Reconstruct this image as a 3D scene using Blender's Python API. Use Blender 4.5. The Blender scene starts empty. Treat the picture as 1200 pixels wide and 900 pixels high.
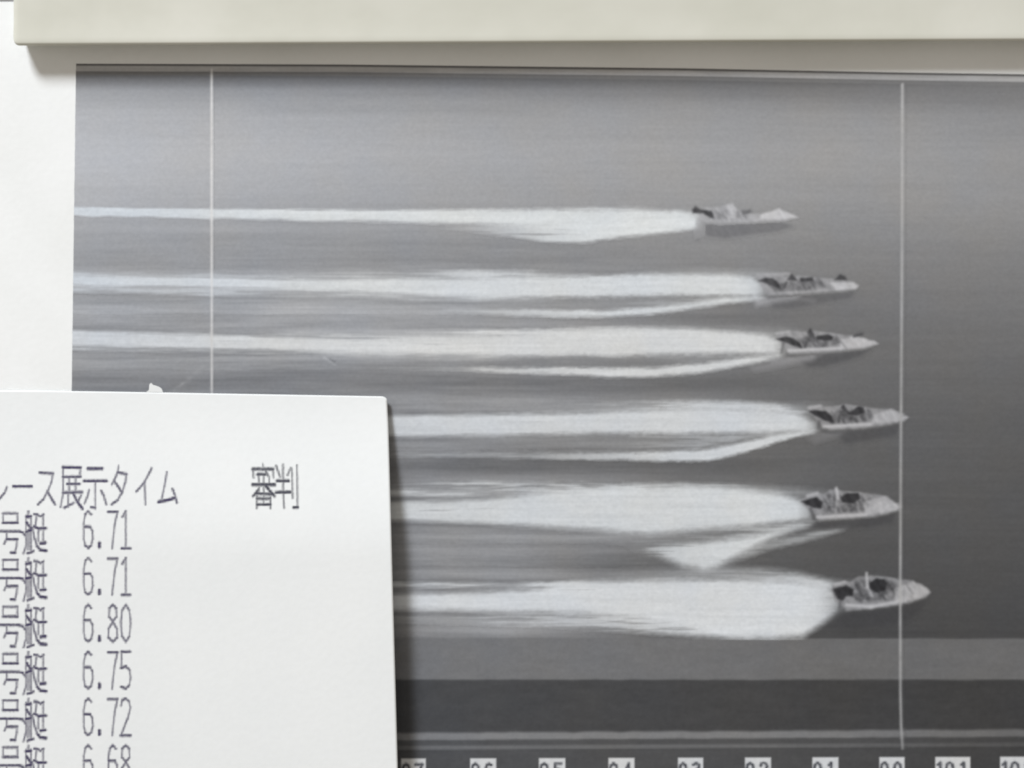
import bpy, math
import numpy as np
from mathutils import Vector, Matrix

sc = bpy.context.scene
# ------------------------------------------------------------------ camera
PX = 0.0002                      # one photo pixel (of 1200 x 900) on the sheet, in metres
DIST = 1380 * PX
YAW = math.radians(1.1)
cam = bpy.data.cameras.new('camera')
cam.sensor_width = 36.0
cam.lens = 36.0 * 1380 / 1200
cam.clip_start = 0.005
cam.clip_end = 20.0
camo = bpy.data.objects.new('camera', cam)
sc.collection.objects.link(camo)
# looks straight down, turned a touch so that the right side is farther away
R = Matrix.Rotation(-YAW, 4, 'Y')
camo.matrix_world = Matrix.Translation(R @ Vector((0, 0, DIST))) @ R
cam.dof.use_dof = True
cam.dof.focus_distance = DIST * 0.982
cam.dof.aperture_fstop = 2.8
sc.camera = camo
CL = np.array(camo.matrix_world.translation)
RM = np.array(R.to_3x3())


def W(px, py, h=0.0):
    """point on the horizontal level h (metres) that the photo shows at (px, py)"""
    px = np.asarray(px, float); py = np.asarray(py, float)
    d = np.stack([(px - 600) / 1380, (450 - py) / 1380, -np.ones_like(px)], -1) @ RM.T
    t = (np.asarray(h, float) - CL[2]) / d[..., 2]
    return CL + d * t[..., None]


# ------------------------------------------------------------------ light
w = bpy.data.worlds.new('World')
sc.world = w
w.use_nodes = True
bg = w.node_tree.nodes['Background']
bg.inputs[0].default_value = (1.0, 0.918, 0.82, 1)
bg.inputs[1].default_value = 0.41
ld = bpy.data.lights.new('ceiling_lamp', 'AREA')
ld.shape = 'RECTANGLE'
ld.size = 0.62
ld.size_y = 0.50
ld.energy = 79.0
ld.color = (0.955, 0.99, 1.045)
lo = bpy.data.objects.new('ceiling_lamp', ld)
sc.collection.objects.link(lo)
ldir = Vector((-22, 38, 25)).normalized()
lo.location = ldir * 2.4
lo.rotation_euler = (-ldir).to_track_quat('-Z', 'Y').to_euler()
sc.view_settings.view_transform = 'Standard'
sc.view_settings.look = 'None'
sc.view_settings.exposure = 0.0
sc.view_settings.gamma = 1.0
sc.cycles.use_denoising = True
sc.cycles.filter_width = 1.9
sc.cycles.transparent_max_bounces = 24
sc.cycles.max_bounces = 6

# ------------------------------------------------------------------ helpers
KEY = 1.06                       # light on the flat sheet: a white of albedo a shows a*KEY


def lin(v):
    v = np.asarray(v, float) / 255.0
    return np.where(v <= 0.04045, v / 12.92, ((v + 0.055) / 1.055) ** 2.4)


def alb(v):
    return lin(v) / KEY


def smooth(t):
    t = np.clip(t, 0, 1)
    return t * t * (3 - 2 * t)


def hash2(ix, iy, s):
    n = np.sin(ix * 127.1 + iy * 311.7 + s * 74.7) * 43758.5453
    return n - np.floor(n)


def vnoise(x, y, s=0):
    ix = np.floor(x); iy = np.floor(y)
    fx = smooth(x - ix); fy = smooth(y - iy)
    a = hash2(ix, iy, s); b = hash2(ix + 1, iy, s)
    c = hash2(ix, iy + 1, s); d = hash2(ix + 1, iy + 1, s)
    return (a + (b - a) * fx) * (1 - fy) + (c + (d - c) * fx) * fy


def fbm(x, y, s=0, n=3):
    v = 0; a = 0.5; t = 0
    for k in range(n):
        v = v + a * vnoise(x * 2 ** k, y * 2 ** k, s + k * 7); t += a; a *= 0.5
    return v / t


def seg_dist(X, Y, x0, y0, x1, y1):
    dx, dy = x1 - x0, y1 - y0
    L = dx * dx + dy * dy + 1e-9
    t = np.clip(((X - x0) * dx + (Y - y0) * dy) / L, 0, 1)
    return np.hypot(X - x0 - t * dx, Y - y0 - t * dy)


def poly_alpha(X, Y, pts, soft=1.0):
    """soft filled polygon"""
    d = np.full(X.shape, 1e9); ins = np.zeros(X.shape, bool)
    n = len(pts)
    for i in range(n):
        x0, y0 = pts[i]; x1, y1 = pts[(i + 1) % n]
        d = np.minimum(d, seg_dist(X, Y, x0, y0, x1, y1))
        c = ((y0 > Y) != (y1 > Y)) & (X < (x1 - x0) * (Y - y0) / (y1 - y0 + 1e-12) + x0)
        ins ^= c
    sd = np.where(ins, d, -d)
    return smooth(sd / (2 * soft) + 0.5)


def curve(X, pts):
    xs = [p[0] for p in pts]; ys = [p[1] for p in pts]
    return np.interp(X, xs, ys)


def link(name, me, parent=None):
    o = bpy.data.objects.new(name, me)
    sc.collection.objects.link(o)
    if parent:
        o.parent = parent
    return o


def thing(name, label, cat, loc):
    o = link(name, None)
    o.empty_display_size = 0.01
    o.location = loc
    o['label'] = label; o['category'] = cat
    return o


def base_of(o):
    p = np.zeros(3)
    while o is not None:
        p += np.array(o.location); o = o.parent
    return p


def mesh_from(name, V, F, mat, parent=None, col=None, smooth_faces=True):
    me = bpy.data.meshes.new(name)
    V = np.asarray(V, float)
    if parent:
        V = V - base_of(parent)
    F = np.asarray(F)
    me.vertices.add(len(V)); me.vertices.foreach_set('co', V.ravel())
    me.loops.add(F.size); me.loops.foreach_set('vertex_index', F.ravel().astype(np.int32))
    me.polygons.add(len(F))
    me.polygons.foreach_set('loop_start', np.arange(0, F.size, F.shape[1], dtype=np.int32))
    me.polygons.foreach_set('loop_total', np.full(len(F), F.shape[1], dtype=np.int32))
    me.update(calc_edges=True)
    me.validate()
    me.polygons.foreach_set('use_smooth', np.full(len(me.polygons), smooth_faces))
    if col is not None:
        at = me.color_attributes.new('ink', 'FLOAT_COLOR', 'POINT')
        at.data.foreach_set('color', np.asarray(col, float).ravel())
    me.materials.append(mat)
    return link(name, me, parent)


PRINTED = []


def printed(X, Y):
    sh = X.shape
    x = X.ravel(); y = Y.ravel()
    out = water_fn(x, y)[0]
    for (x0, x1, y0, y1), fn in PRINTED:
        m = (x >= x0) & (x <= x1) & (y >= y0) & (y <= y1)
        if m.any():
            g, al = fn(x[m], y[m])
            if g.ndim == 1:
                g = np.stack([g] * 3, -1)
            out[m] = out[m] + (g - out[m]) * al[:, None]
    return out.reshape(sh + (3,))


def sheet_patch(name, xs, ys, fn, hfn, mat, parent, cut=0.05, xshift=None):
    """a thin printed patch: grid over photo pixels, fn(X, Y) -> rgb (display values), alpha"""
    X, Y = np.meshgrid(xs, ys)
    if xshift is not None:
        X = xshift(X, Y)
        if isinstance(X, tuple):
            X, Y = X
    rgb, a = fn(X, Y)
    if rgb.ndim == 2:
        rgb = np.stack([rgb] * 3, -1)
    trim = a
    if mat is M_INK:                 # ink mixed into what is already printed below it
        low = printed(X, Y)
        rgb = low + (rgb - low) * a[..., None]
        PRINTED.append(((X.min(), X.max(), Y.min(), Y.max()), fn))
        a = np.ones_like(a)
    h = hfn(X, Y)
    V = W(X, Y, h).reshape(-1, 3)
    ny, nx = X.shape
    I = np.arange(nx * ny).reshape(ny, nx)
    F = np.stack([I[1:, :-1], I[1:, 1:], I[:-1, 1:], I[:-1, :-1]], -1)
    if cut is not None:
        keep = np.maximum.reduce([trim[1:, :-1], trim[1:, 1:], trim[:-1, 1:], trim[:-1, :-1]]) > cut
        F = F[keep]
    F = F.reshape(-1, 4)
    used, inv = np.unique(F, return_inverse=True)
    F = inv.reshape(-1, 4)
    C = np.concatenate([alb(rgb).reshape(-1, 3), a.reshape(-1, 1)], 1)[used]
    return mesh_from(name, V[used], F, mat, parent, C)


# ------------------------------------------------------------------ materials
def new_mat(name):
    m = bpy.data.materials.new(name); m.use_nodes = True
    nt = m.node_tree
    return m, nt, nt.nodes['Principled BSDF']


def N(nt, t, **kw):
    n = nt.nodes.new(t)
    for k, v in kw.items():
        setattr(n, k, v)
    return n


def paper_mat(name, c0, c1, bump=0.12, scale=700, rough=0.62, fibre=0.03):
    m, nt, b = new_mat(name)
    tc = N(nt, 'ShaderNodeTexCoord')
    n1 = N(nt, 'ShaderNodeTexNoise'); n1.inputs['Scale'].default_value = 38
    n1.inputs['Detail'].default_value = 5
    r = N(nt, 'ShaderNodeValToRGB')
    r.color_ramp.elements[0].position = 0.3; r.color_ramp.elements[1].position = 0.7
    r.color_ramp.elements[0].color = (*c0, 1); r.color_ramp.elements[1].color = (*c1, 1)
    n2 = N(nt, 'ShaderNodeTexNoise'); n2.inputs['Scale'].default_value = scale
    n2.inputs['Detail'].default_value = 3
    mr = N(nt, 'ShaderNodeMapRange')
    mr.inputs['From Min'].default_value = 0.25; mr.inputs['From Max'].default_value = 0.75
    mr.inputs['To Min'].default_value = 1 - fibre; mr.inputs['To Max'].default_value = 1 + fibre
    mx = N(nt, 'ShaderNodeMix', data_type='RGBA', blend_type='MULTIPLY')
    mx.inputs['Factor'].default_value = 1
    bp = N(nt, 'ShaderNodeBump'); bp.inputs['Strength'].default_value = bump
    bp.inputs['Distance'].default_value = 0.0002
    L = nt.links.new
    L(tc.outputs['Object'], n1.inputs['Vector']); L(tc.outputs['Object'], n2.inputs['Vector'])
    L(n1.outputs['Fac'], r.inputs['Fac']); L(n2.outputs['Fac'], mr.inputs['Value'])
    L(r.outputs['Color'], mx.inputs['A']); L(mr.outputs['Result'], mx.inputs['B'])
    L(mx.outputs['Result'], b.inputs['Base Color'])
    L(n2.outputs['Fac'], bp.inputs['Height']); L(bp.outputs['Normal'], b.inputs['Normal'])
    b.inputs['Roughness'].default_value = rough
    b.inputs['Specular IOR Level'].default_value = 0.15
    return m


def ink_mat(name, grain=0.05, gscale=900, clear=True, rough=0.55):
    m, nt, b = new_mat(name)
    at = N(nt, 'ShaderNodeAttribute', attribute_name='ink')
    tc = N(nt, 'ShaderNodeTexCoord')
    mp = N(nt, 'ShaderNodeMapping'); mp.inputs['Scale'].default_value = (0.85, 1, 1)
    n2 = N(nt, 'ShaderNodeTexNoise'); n2.inputs['Scale'].default_value = gscale
    n2.inputs['Detail'].default_value = 4; n2.inputs['Roughness'].default_value = 0.65
    mr = N(nt, 'ShaderNodeMapRange')
    mr.inputs['From Min'].default_value = 0.25; mr.inputs['From Max'].default_value = 0.75
    mr.inputs['To Min'].default_value = 1 - grain; mr.inputs['To Max'].default_value = 1 + grain
    mx = N(nt, 'ShaderNodeMix', data_type='RGBA', blend_type='MULTIPLY')
    mx.inputs['Factor'].default_value = 1
    L = nt.links.new
    L(tc.outputs['Object'], mp.inputs['Vector']); L(mp.outputs['Vector'], n2.inputs['Vector'])
    L(n2.outputs['Fac'], mr.inputs['Value'])
    L(at.outputs['Color'], mx.inputs['A']); L(mr.outputs['Result'], mx.inputs['B'])
    # very slow tint drift of the photographic print (bluish to neutral)
    n3 = N(nt, 'ShaderNodeTexNoise'); n3.inputs['Scale'].default_value = 55
    n3.inputs['Detail'].default_value = 3
    r3 = N(nt, 'ShaderNodeValToRGB')
    r3.color_ramp.elements[0].position = 0.35; r3.color_ramp.elements[1].position = 0.65
    r3.color_ramp.elements[0].color = (0.985, 0.995, 1.015, 1)
    r3.color_ramp.elements[1].color = (1.012, 1.0, 0.985, 1)
    m2 = N(nt, 'ShaderNodeMix', data_type='RGBA', blend_type='MULTIPLY')
    m2.inputs['Factor'].default_value = 1
    L(tc.outputs['Object'], n3.inputs['Vector']); L(n3.outputs['Fac'], r3.inputs['Fac'])
    L(mx.outputs['Result'], m2.inputs['A']); L(r3.outputs['Color'], m2.inputs['B'])
    L(m2.outputs['Result'], b.inputs['Base Color'])
    if clear:
        L(at.outputs['Alpha'], b.inputs['Alpha'])
    b.inputs['Roughness'].default_value = rough
    b.inputs['Specular IOR Level'].default_value = 0.12
    return m


M_SHEET = paper_mat('photo_paper', (0.762, 0.772, 0.756), (0.812, 0.822, 0.812), fibre=0.012)
M_SLIP = paper_mat('thermal_paper', (0.745, 0.762, 0.757), (0.772, 0.785, 0.777), fibre=0.012)
M_BAR = paper_mat('cream_plastic', (0.54, 0.535, 0.46), (0.608, 0.6, 0.53), bump=0.05, scale=300, rough=0.45, fibre=0.01)
M_DESK = paper_mat('grey_board', (0.20, 0.20, 0.20), (0.24, 0.24, 0.24), bump=0.3)
M_WATER = ink_mat('print_ink_water', grain=0.065, gscale=1300, clear=False)
M_INK = ink_mat('print_ink', grain=0.065, gscale=1300, clear=False)
M_TEXT = ink_mat('thermal_ink', grain=0.18, gscale=1500)

MM = 0.001
# ------------------------------------------------------------------ setting
def slab(name, corners, z0, z1, mat, parent=None):
    c = [(p[0], p[1]) for p in corners]
    n = len(c)
    V = [(x, y, z1) for x, y in c] + [(x, y, z0) for x, y in c]
    me = bpy.data.meshes.new(name)
    b = base_of(parent) if parent else np.zeros(3)
    V = [tuple(np.array(v) - b) for v in V]
    F = [tuple(range(n)), tuple(range(2 * n - 1, n - 1, -1))] + \
        [(i, n + i, n + (i + 1) % n, (i + 1) % n) for i in range(n)]
    F = [f[::-1] for f in F]
    me.from_pydata(V, [], F); me.update()
    me.materials.append(mat)
    return link(name, me, parent)


desk = slab('tabletop', [(-0.6, -0.5), (-0.6, 0.5), (0.6, 0.5), (0.6, -0.5)], -0.02, 0.0, M_DESK)
desk['kind'] = 'structure'

# ------------------------------------------------------------------ the photo-finish print
Z_SHEET = 0.18 * MM
pc = W(640, 480, 0)
print_ = thing('photo_finish_print', 'black and white boat race finish photo on wide white paper, partly under the slip',
               'photo print', (float(pc[0]), float(pc[1]), 0.0))
cs = [W(-330, 2.4), W(1480, 2.0), W(1480, 1040), W(-330, 1040)]
slab('paper', [tuple(c[:2]) for c in cs], 0.02 * MM, Z_SHEET, M_SHEET, print_)


def layer(k):
    z = Z_SHEET + (0.004 + 0.003 * k) * MM
    return lambda X, Y: np.full(X.shape, z)


# ---- the grey water of the picture
GX = [60, 300, 600, 900, 1000, 1200, 1300]
GROWS = [
    (76, [128, 124, 118, 116, 116, 120, 120]),
    (88, [118, 112, 106, 104, 104, 112, 112]),
    (97, [134, 124, 113, 108, 110, 117, 117]),
    (108, [160, 148, 132, 123, 122, 125, 125]),
    (120, [173, 163, 152, 142, 138, 133, 131]),
    (142, [179, 170, 158, 151, 150, 142, 140]),
    (180, [185, 177, 165, 157, 156, 150, 146]),
    (230, [178, 168, 159, 153, 150, 147, 144]),
    (265, [163, 157, 148, 142, 141, 140, 138]),
    (300, [158, 152, 143, 136, 133, 130, 128]),
    (355, [152, 149, 142, 124, 120, 120, 118]),
    (400, [147, 145, 140, 118, 112, 112, 110]),
    (450, [138, 133, 126, 112, 106, 103, 100]),
    (500, [135, 134, 130, 106, 100, 97, 96]),
    (550, [130, 128, 120, 104, 97, 92, 90]),
    (600, [130, 130, 130, 104, 92, 88, 86]),
    (650, [130, 130, 130, 92, 85, 84, 82]),
    (700, [130, 130, 130, 92, 80, 79, 78]),
    (752, [128, 128, 126, 85, 74, 74, 74]),
]
ROW_Y = np.array([r[0] for r in GROWS], float)
ROW_V = np.array([r[1] for r in GROWS], float)


def base_grey(X, Y):
    # bilinear in the table
    yi = np.clip(np.searchsorted(ROW_Y, Y.ravel()) - 1, 0, len(ROW_Y) - 2)
    ty = smooth((Y.ravel() - ROW_Y[yi]) / (ROW_Y[yi + 1] - ROW_Y[yi])) * 0.5 + \
        np.clip((Y.ravel() - ROW_Y[yi]) / (ROW_Y[yi + 1] - ROW_Y[yi]), 0, 1) * 0.5
    gx = np.array(GX, float)
    xi = np.clip(np.searchsorted(gx, X.ravel()) - 1, 0, len(gx) - 2)
    tx = np.clip((X.ravel() - gx[xi]) / (gx[xi + 1] - gx[xi]), 0, 1)
    a = ROW_V[yi, xi] * (1 - tx) + ROW_V[yi, xi + 1] * tx
    b = ROW_V[yi + 1, xi] * (1 - tx) + ROW_V[yi + 1, xi + 1] * tx
    return (a + (b - a) * ty).reshape(X.shape)


# (x0, x1, y centre, half height, change) long flat swells of the water between the wakes
SWELLS = [
    (60, 330, 442, 9, -6), (260, 900, 447, 8, -6), (380, 860, 469, 8, 16), (460, 800, 478, 6, 14),
    (300, 760, 366, 9, 13), (60, 430, 366, 9, 9), (330, 640, 388, 3, 20), (250, 800, 380, 5, 8), (60, 600, 421, 6, 9), (60, 400, 351, 5, -4),
    (455, 900, 545, 8, -12), (455, 800, 523, 8, 10), (455, 760, 562, 7, 22), (455, 700, 576, 6, 16),
    (455, 800, 628, 8, 20), (455, 760, 645, 10, 16), (560, 820, 661, 6, -12), (455, 690, 671, 7, 15),
    (455, 720, 733, 10, 20), (560, 900, 741, 5, 6), (60, 700, 283, 8, -3), (60, 800, 268, 5, 4),
    (60, 1200, 119, 6, -5), (300, 640, 131, 5, -6), (780, 960, 345, 6, -8), (860, 1010, 365, 8, -4),
    (60, 700, 303, 6, -4), (700, 930, 373, 6, -6), (760, 930, 448, 8, -5),
]


def water_fn(X, Y):
    v = base_grey(X, Y)
    for x0, x1, yc, hh, dv in SWELLS:
        ex = smooth((X - x0 + 45) / 90) * smooth((x1 + 60 - X) / 120)
        ycc = yc + 2.2 * (vnoise(X / 90, X * 0 + yc, 3) - 0.5)
        v = v + dv * ex * np.exp(-((Y - ycc) / hh) ** 2)
    # horizontal streaks, stronger on the churned left half
    s1 = fbm(X / 120, Y / 5.0, 11) - 0.5
    s2 = fbm(X / 45, Y / 2.4, 23) - 0.5
    s3 = fbm(X / 9, Y / 4, 31) - 0.5
    churn = smooth((1000 - X) / 500) * smooth((Y - 235) / 120)
    v = v + s1 * (4 + 22 * churn) + s2 * (2.5 + 9 * churn) + s3 * 3.5 + (vnoise(X / 260, Y / 2.4, 51) - 0.5) * 2.6
    # flat strips under the picture
    def strip(y0, y1, vals, soft=1.0, wob=0.0):
        nonlocal v
        yy = Y + wob * (vnoise(X / 14, X * 0, 5) - 0.5)
        # strips rise a touch to the right
        yy = yy + (X - 640) * (0.0055 if y0 > 840 else (-0.001))
        a = smooth((yy - y0) / (2 * soft) + 0.5) * smooth((y1 - yy) / (2 * soft) + 0.5)
        t = np.interp(X, [450, 600, 900, 1000, 1200], vals)
        t = t + (fbm(X / 30, Y / 6, 41) - 0.5) * 7 + (fbm(X / 5, Y / 5, 43) - 0.5) * 6
        v = v * (1 - a) + t * a
    strip(748, 796.5, [119, 118, 112, 108, 108], 1.3, 0.8)
    strip(796.5, 1100, [75, 74, 70, 68, 65], 1.5, 0.8)
    strip(858, 867, [128, 130, 126, 122, 106], 2.2, 1.4)
    strip(867, 873, [84, 84, 82, 80, 70], 1.5)
    strip(873, 878, [108, 110, 106, 100, 84], 1.6)
    strip(879, 1100, [80, 82, 80, 76, 66], 1.6)
    # a scuff above the slip and a small nick
    sc1 = np.exp(-(seg_dist(X, Y, 204, 457, 215, 449) / 1.8) ** 2) * 26 * vnoise(X / 3, Y / 3, 9) + \
        np.exp(-(seg_dist(X, Y, 214, 450, 236, 431) / 3.4) ** 2) * 12 * vnoise(X / 6, Y / 6, 19)
    nick = np.exp(-(seg_dist(X, Y, 380, 419, 393, 428) / 1.3) ** 2) * 16 - \
        np.exp(-(seg_dist(X, Y, 386, 420, 392, 424) / 1.2) ** 2) * 26
    v = v + sc1 + nick
    t = smooth((X - 250) / 700)
    cool = np.stack([v - 2.0 * (1 - t), v, v + 3.0 * (1 - t) + 0.5], -1)
    return cool, np.ones(X.shape)


def left_edge(X, Y):
    x_e = 89 - 5 * (Y - 80) / 380 + 0.3 * (vnoise(Y / 6, Y * 0, 2) - 0.5)
    return x_e + (X - 88) * (1300 - x_e) / (1300 - 88)


def top_y(X):
    return np.interp(X, [88, 400, 800, 1060, 1200, 1300], [74.5, 75.5, 80, 85.0, 87.0, 88.5])


def water_rows():
    X, Y = np.meshgrid(np.arange(88, 1301, 3.0), np.concatenate([np.linspace(0, 1, 22)[:-1] * 42, np.arange(42, 860, 1.8)]))
    return X, Y


# the water sheet has its own top edge (slightly sloped), so its grid is bent by hand
xs = np.arange(88, 1301, 3.0)
yt = np.arange(0, 862, 1.7)
X0, Y0 = np.meshgrid(xs, yt)
YT = top_y(X0)
Yb = YT + Y0 * (935 - YT) / 861.0
X0 = left_edge(X0, Yb)
rgb, al = water_fn(X0, Yb)
ny, nx = X0.shape
I = np.arange(nx * ny).reshape(ny, nx)
F = np.stack([I[1:, :-1], I[1:, 1:], I[:-1, 1:], I[:-1, :-1]], -1).reshape(-1, 4)
mesh_from('printed_water', W(X0, Yb, layer(0)(X0, Yb)).reshape(-1, 3), F, M_WATER, print_,
          np.concatenate([alb(rgb).reshape(-1, 3), al.reshape(-1, 1)], 1))


# ---- top border: dark hairline, pale strip, dark hairline
def hband(name, off0, off1, val, soft, k, x0=88, x1=1300):
    def fn(X, Y):
        t = Y - top_y(X)
        a = smooth((t - off0) / (2 * soft) + 0.5) * smooth((off1 - t) / (2 * soft) + 0.5)
        a = a * (0.85 + 0.3 * (fbm(X / 40, Y / 3, 8) - 0.5))
        g = val + 8 * (fbm(X / 30, Y / 3, 61) - 0.5)
        return g, np.clip(a, 0, 1)
    xs = np.arange(x0, x1 + 1, 4.0)
    ys = np.arange(0, 19, 0.7)

    def bend(X, Y):
        Yb = top_y(X) + Y
        return left_edge(X, Yb), Yb
    return sheet_patch(name, xs, ys, fn, layer(k), M_INK, print_, xshift=bend)


hband('border_line', 0.2, 2.8, 105, 0.7, 1)
hband('pale_border', 2.6, 9.2, 186, 1.0, 2)
hband('border_line', 9.4, 13.6, 122, 1.3, 3)


# ---- wakes: foam streaks with soft torn edges
def wake_layer(X, Y, top, bot, inten, st, sb, streak, seed, wob=2.0):
    edge = 0.3 + 0.7 * smooth((940 - X) / 300)
    w1 = wob * (fbm(X / 60, X * 0 + seed, seed, 3) - 0.5) * 2
    w2 = wob * (fbm(X / 60, X * 0 + seed + 9, seed + 1, 3) - 0.5) * 2
    f1 = 3.0 * (fbm(X / 22, Y / 2.2, seed + 5) - 0.5) * edge + 2.6 * (fbm(X / 5, Y / 2.6, seed + 15) - 0.5) * smooth((X - 400) / 300)
    t = curve(X, top) + w1 * edge + f1; b = curve(X, bot) + w2 * edge + f1
    kx = np.interp(X, [250, 760], [0.95, 2.1]); st = st * kx; sb = sb * kx
    a = (smooth((Y - t) / (2 * st) + 0.5) * smooth((b - Y) / (2 * sb) + 0.5)) ** 1.15
    n = fbm(X / 85, Y / 3.2, seed + 2) * 0.6 + fbm(X / 30, Y / 1.8, seed + 3) * 0.4
    I_ = curve(X, inten)
    if streak < 0.2:
        streak = streak + 0.22 * smooth((860 - X) / 260)
    cover = I_ * (1 - streak) + streak * smooth((n - (0.62 - 0.55 * I_)) / 0.22) * np.minimum(1, I_ * 1.5)
    return np.clip(a * cover, 0, 1)


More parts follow.
